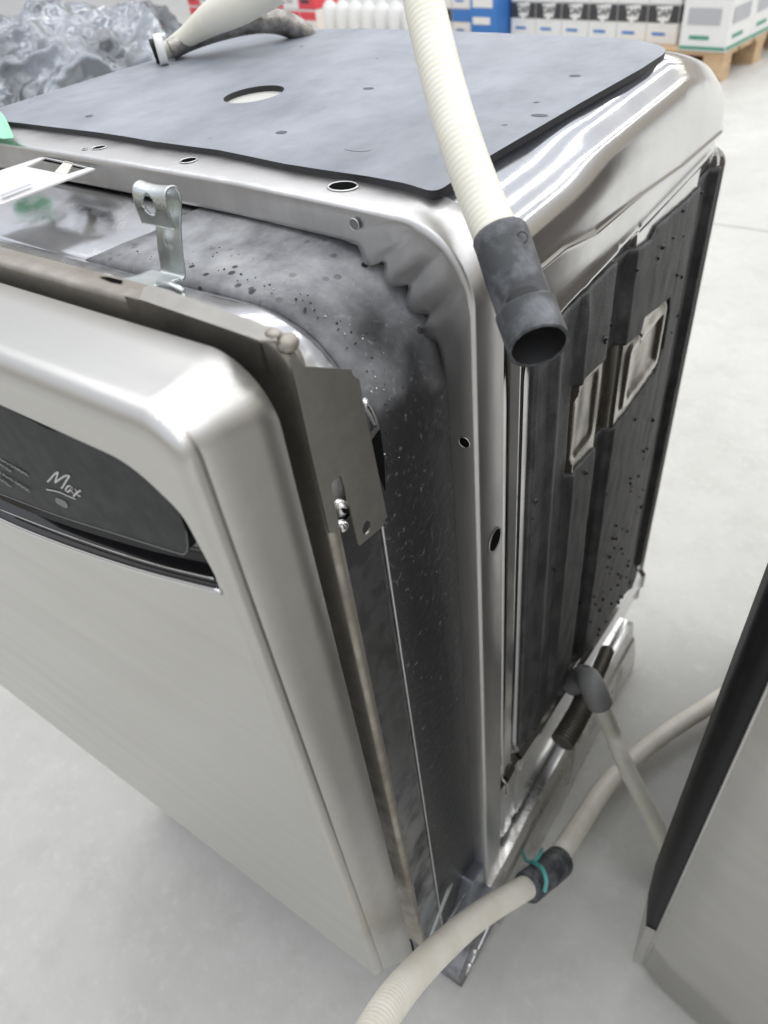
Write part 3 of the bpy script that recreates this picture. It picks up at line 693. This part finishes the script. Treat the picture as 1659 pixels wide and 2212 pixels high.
# hoses at the back left of the top mat
bh = tube('back_hose', [ray(352, 118, .93), ray(372, 104, .92), ray(400, 82, .90), ray(455, 42, .87), ray(520, 5, .85), ray(600, -40, .84)], lambda s, L: .009+.0085*ss(.03, .13, s), cream, None, .003, 32, loc=ray(372, 104, .92))
tag(bh, 'blurred cream hose rising from behind the left rear corner of the top mat', 'hose')
b2 = thing('braided_hose', 'grey braided hose with pale fitting arching along the rear edge of the mat', 'hose', ray(372, 108, .90))
tube('braided_tube', [ray(368, 108, .90), ray(410, 88, .90), ray(460, 68, .90), ray(520, 50, .90), ray(565, 44, .90), ray(605, 48, .91), ray(640, 62, .92), ray(665, 85, .93)], lambda s, L: .0085+.003*ss(.0, .1, s), braid, b2, .002, 24)
tube('hose_fitting', [ray(338, 108, .885), ray(356, 105, .885)], .0135, whitec, b2, .003, 20)
tube('fitting_nut', [ray(330, 112, .90), ray(340, 109, .90)], .011, blackp, b2, .003, 16)
# green tape
gt = [Vector((-.500, .030, .8408)), Vector((-.393, .020, .8412)), Vector((-.386, .004, .8412)), Vector((-.392, -.0015, .838)), Vector((-.44, .0, .838)), Vector((-.405, .050, .8475)), Vector((-.44, .055, .8475))]
a = [onp(-60, 225, 2, .853), onp(0, 240, 2, .853), onp(10, 252, 2, .851), onp(20, 272, 2, .849), onp(30, 297, 2, .846), onp(10, 299, 2, .845), onp(-60, 290, 2, .846)]
V = a + [p-Vector((0, 0, .0006)) for p in a]; n = len(a)
gt = mk('green_tape', V, [tuple(range(n)), tuple(range(2*n-1, n-1, -1))] + [(i, i+n, (i+1) % n+n, (i+1) % n) for i in range(n)], green, None, loc=a[1])
tag(gt, 'mint green piece of tape on the frame at the left end of the mat', 'tape')
# ------------------------------------------------------------------ neighbouring dishwasher
nb = thing('dishwasher', 'second stainless dishwasher at the right edge, only its brushed door and black edge in view', 'dishwasher', (.5, .3, FZ))
A, B = Vector((.186, .052, 0)), Vector((.2315, .041, 0)); Rr = Vector((.170, .130, 0))
dirf = (B-A).normalized()
A2 = A.lerp(B, .26)+Vector((.001, .006, 0))
FPs = [A2] + [A2.lerp(B, f) for f in (.15, .5, .85)] + [B+dirf*.006+Vector((0, .0012, 0)), B+dirf*.10+Vector((0, .002, 0)), B+dirf*.50+Vector((0, .006, 0))]
rows = [[Vector((p.x, p.y, z)) for p in FPs] for z in [-.125+i*.10 for i in range(10)]]
rows.insert(0, [Vector((p.x+.003, p.y+.014, -.129)) for p in FPs])
loft('door_panel', rows, brushed, nb, smooth=True, flip=False)
tube('edge_bead', [Vector((A2.x, A2.y, z)) for z in (-.12, .2, .5, .78)], .0020, satin, nb, .05, 8)
mk('side_return', [A+Vector((0, 0, -.125)), A2+Vector((0, 0, -.125)), A2, A, Rr, (Rr+A)/2+Vector((0, 0, -.07))], [(0, 1, 2, 3), (0, 3, 4, 5)], brushed, nb)
loft('black_door_edge', [[A2+Vector((0, .0015, z)), A+Vector((-.001, .003, z)), A.lerp(Rr, .5)+Vector((-.003, 0, z)), Rr+Vector((0, 0, z)), Rr+Vector((.012, .012, z)), Rr+Vector((.06, .02, z))] for z in (.0, .2, .5, .78)], blackp, nb, smooth=True)
bx = [[Vector((x, y, z)) for x, y in ((.195, .145), (.72, .145), (.72, .66), (.195, .66))] for z in (-.139, .80)]
loft('tub_body', bx, mat('brown_grey_mat', (.15, .13, .115), 0, .5, (.08, .07, .065), 8), nb, closed=True, smooth=False, caps=True)
# ------------------------------------------------------------------ wrapped bundle behind on the left
def bundle():
    c = Vector((-1.62, .78, .34)); rows = []; nu, nv = 260, 180
    ax = Matrix.Rotation(radians(20), 3, 'Z')
    for i in range(nv+1):
        v = -pi/2+pi*i/nv; r = []
        for j in range(nu):
            u = 2*pi*j/nu
            f = lambda a, e: math.copysign(abs(a)**e, a)
            p = Vector((.44*f(cos(v), .5)*f(cos(u), .6), .40*f(cos(v), .5)*f(sin(u), .6), .455*f(sin(v), .6)))
            q = p*3.1+Vector((4, 1, 7))
            w = abs(noise.noise(q*1.6))*.10+abs(noise.noise(Vector((q.x*3.4, q.y*3.4, q.z*.8))))*.16 + abs(noise.noise(Vector((q.x*7, q.y*7, q.z*2.2))))*.05 + abs(noise.noise(q*15))*.008
            p = p*(1.04-w)
            r.append(c+ax@p)
        rows.append(r)
    return rows
bo = loft('wrapped_bundle', bundle(), film, None, closed=True, flip=False, loc=(-1.52, .93, FZ))
tag(bo, 'bulky bundle in crumpled silvery plastic film standing behind the mat at left', 'wrapped bundle')
# ------------------------------------------------------------------ goods on pallets far behind
ang = radians(-9.3)
U = Vector((cos(ang), sin(ang), 0)); Vd = Vector((-sin(ang), cos(ang), 0)); Zv = Vector((0, 0, 1))
def box_geo(o, u, v, w, a, b, c):
    P = [o, o+u*a, o+u*a+v*b, o+v*b]; P += [p+w*c for p in P]
    return P, [(0, 3, 2, 1), (4, 5, 6, 7), (0, 1, 5, 4), (1, 2, 6, 5), (2, 3, 7, 6), (3, 0, 4, 7)]
def joined(name, boxes, m, parent, **k):
    VV = []; FF = []
    for bx_ in boxes:
        V, F = box_geo(*bx_); s = len(VV); VV += V; FF += [tuple(i+s for i in f) for f in F]
    return mk(name, VV, FF, m, parent, **k)
def quad(o, u, w, a0, a1, b0, b1, n, h): return [o+u*a0+w*b0+n*h, o+u*a1+w*b0+n*h, o+u*a1+w*b1+n*h, o+u*a0+w*b1+n*h]
def pallet(c, lx, ly, label):
    t = thing('pallet', label, 'pallet', c)
    for i in range(5): o = c+Vd*(ly*i/5+.01)+Zv*.118; V, F = box_geo(o, U, Vd, Zv, lx, ly/5-.03, .020); mk('deck_board', V, F, wood, t)
    for i in range(3):
        o = c+Vd*(ly-.10)*i/2; V, F = box_geo(o, U, Vd, Zv, lx, .10, .022); mk('bottom_board', V, F, wood, t)
        for j in range(3): V, F = box_geo(o+U*(lx-.11)*j/2+Zv*.022, U, Vd, Zv, .11, .10, .096); mk('block', V, F, wood, t)
    return t
def text_geo(s, size, shear=0):
    cu = bpy.data.curves.new('t', 'FONT'); cu.body = s; cu.size = size; cu.align_x = 'CENTER'; cu.align_y = 'CENTER'; cu.shear = shear; cu.offset = size*.03
    ob = bpy.data.objects.new('t', cu); COL.objects.link(ob)
    me = bpy.data.meshes.new_from_object(ob.evaluated_get(bpy.context.evaluated_depsgraph_get()))
    V = [v.co.copy() for v in me.vertices]; F = [tuple(p.vertices) for p in me.polygons]
    bpy.data.objects.remove(ob); return V, F
DAP = text_geo('DAP', .070)
def carton(o, a, b, c, band, label, group, text=True, stripe=None, side_text=True, thin=False):
    t = thing('carton', label, 'carton', o+U*a/2+Vd*b/2, group)
    V, F = box_geo(o+U*.002+Vd*.002, U, Vd, Zv, a-.004, b-.004, c-.003)
    mk('box_body', V, F, whitec, t)
    for (oo, u, n, L) in ((o, U, -Vd, a), (o+U*a, Vd, U, b)):
        if thin:
            mk('print_panel', quad(oo, u, Zv, L*.12, L*.80, c*.50, c*.80, n, .0012), [(0, 1, 2, 3)], band, t); mk('print_line', quad(oo, u, Zv, .004, L-.004, c*.03, c*.09, n, .0012), [(0, 1, 2, 3)], stripe, t)
        else: mk('print_panel', quad(oo, u, Zv, .004, L-.004, c*.54, c*.97, n, .0012), [(0, 1, 2, 3)], band, t)
        mk('print_line', quad(oo, u, Zv, L*.2, L*.62, c*.22, c*.29, n, .0012), [(0, 1, 2, 3)], stripe or bluec, t)
        if text:
            cc = oo+u*L*.5+Zv*c*.745+n*.0024; k = 1 if L < .25 else 1
            sh = [cc+u*x+Zv*z for x, z in ((-.046, .036), (.050, .042), (.036, -.028), (.012, -.032), (.010, -.050), (-.010, -.050), (-.012, -.032), (-.032, -.026))]
            mk('shield_emblem', sh, [tuple(range(8))[::-1]], whitec, t)
            mk('lettering', [cc+n*.0012+u*v.x*.62+Zv*(v.y*.75+.005) for v in DAP[0]], DAP[1], blackc, t)
    return t
# blue and white stack
bc = Vector((-1.243, 4.442, 0)); ND = 6; wv = .188; hv = .187
pallet(bc-U*1.22+Zv*FZ, 1.2, 1.0, 'wooden pallet under the white cartons with black panels')
place = ['rightmost', 'second from the right', 'third from the right', 'fourth from the right', 'fifth from the right', 'leftmost']
for r in range(2):
    for i in range(ND):
        carton(bc-U*wv*(i+1)+Zv*hv*r, wv, .24, hv, blackc, 'black and white carton with shield emblem, %s in the %s row' % (place[i], ('bottom', 'upper')[r]), 'black and white cartons on the pallet')
    for j in range(1, 4):
        carton(bc-U*wv+Vd*.24*j+Zv*hv*r, wv, .24, hv, blackc, 'black and white carton on the right flank, %s back in the %s row' % (('', 'first', 'second', 'third')[j], ('bottom', 'upper')[r]), 'black and white cartons on the pallet')
# green and white stack
gc = Vector((-.935, 4.285, 0))
pallet(gc-U*.62+Zv*FZ, .62, .9, 'wooden pallet at the far right under white cartons with green print')
for r in range(2):
    for j in range(3):
        carton(gc-U*.26+Vd*.29*j+Zv*.24*r, .26, .29, .24, greyc if r == 0 else greyc, 'white carton with green print, %s from the front in the %s layer' % (('first', 'second', 'third')[j], ('lower', 'upper')[r]), 'green and white cartons', text=False, stripe=greenc, thin=True)
# blue carton standing left of them
bt = thing('carton', 'blue carton with white lettering bars left of the black and white cartons', 'carton', bc-U*1.30)
V, F = box_geo(bc-U*1.36-Vd*.12, U, Vd, Zv, .21, .3, .30); mk('box_body', V, F, bluec, bt)
o = bc-U*1.36-Vd*.12
mk('print_line', quad(o, U, Zv, .02, .18, .17, .22, -Vd, .002), [(0, 1, 2, 3)], whitec, bt); mk('print_line', quad(o, U, Zv, .02, .16, .08, .12, -Vd, .002), [(0, 1, 2, 3)], whitec, bt)
pallet(bc-U*1.95-Vd*.4+Zv*FZ, .68, .7, 'wooden pallet under the blue carton')
for i in range(2):
    for r in range(2): carton(bc-U*(1.53+.16*i)-Vd*.1+Zv*.16*r, .158, .24, .16, (bluec, blackc)[(i+r) % 2], 'small %s and white carton left of the blue carton, %s layer' % (('blue', 'black')[(i+r) % 2], ('lower', 'upper')[r]), 'small cartons beside the blue carton', text=False)
# white jugs and red cartons further left
for i in range(7):
    o = bc-U*(1.72+.13*i)-Vd*.3
    t = thing('jug', 'white plastic jug with blue cap, number %d from the blue carton' % (i+1), 'jug', o, 'white jugs in a row')
    t['label'] = 'white plastic jug in the row beside the blue carton, %s' % (('next to the carton', 'second from the carton', 'third from the carton', 'middle of the row', 'third from the red cartons', 'second from the red cartons', 'next to the red cartons')[i])
    prof = [(0, .05), (.02, .055), (.17, .055), (.20, .045), (.225, .02), (.25, .018)]
    loft('jug_body', [[o+Vector((r*cos(2*pi*k/16), r*sin(2*pi*k/16), z)) for k in range(16)] for z, r in prof], whitec, t, closed=True)
    loft('cap', [[o+Vector((r*cos(2*pi*k/12), r*sin(2*pi*k/12), z)) for k in range(12)] for z, r in ((.25, .022), (.275, .022), (.276, .001))], bluec, t, closed=True)
pallet(bc-U*2.75-Vd*.4+Zv*FZ, 1.05, .7, 'wooden pallet under the white jugs')
rp = ['nearest the jugs', 'second from the jugs', 'third from the jugs', 'fourth from the jugs', 'fifth from the jugs', 'sixth from the jugs', 'seventh from the jugs', 'eighth from the jugs', 'farthest from the jugs']
for i in range(9):
    for r in range(3):
        o = bc-U*(2.90+.185*i)-Vd*.25+Zv*.155*r
        t = thing('carton', 'red and white carton %s in the %s layer' % (rp[i], ('lowest', 'middle', 'top')[r]), 'carton', o, 'red and white cartons at the back left')
        V, F = box_geo(o, U, Vd, Zv, .181, .3, .151); mk('box_body', V, F, redc if (i*2+r) % 4 == 1 else whitec, t)
        mk('print_panel', quad(o, U, Zv, .002, .179, .085, .14, -Vd, .0015), [(0, 1, 2, 3)], whitec if (i*2+r) % 4 == 1 else redc, t)
        mk('print_line', quad(o, U, Zv, .03, .12, .035, .06, -Vd, .0015), [(0, 1, 2, 3)], blackc if (i+r) % 2 else greyc, t)
pallet(bc-U*4.5-Vd*.3+Zv*FZ, 1.75, .8, 'wooden pallet under the red and white cartons')
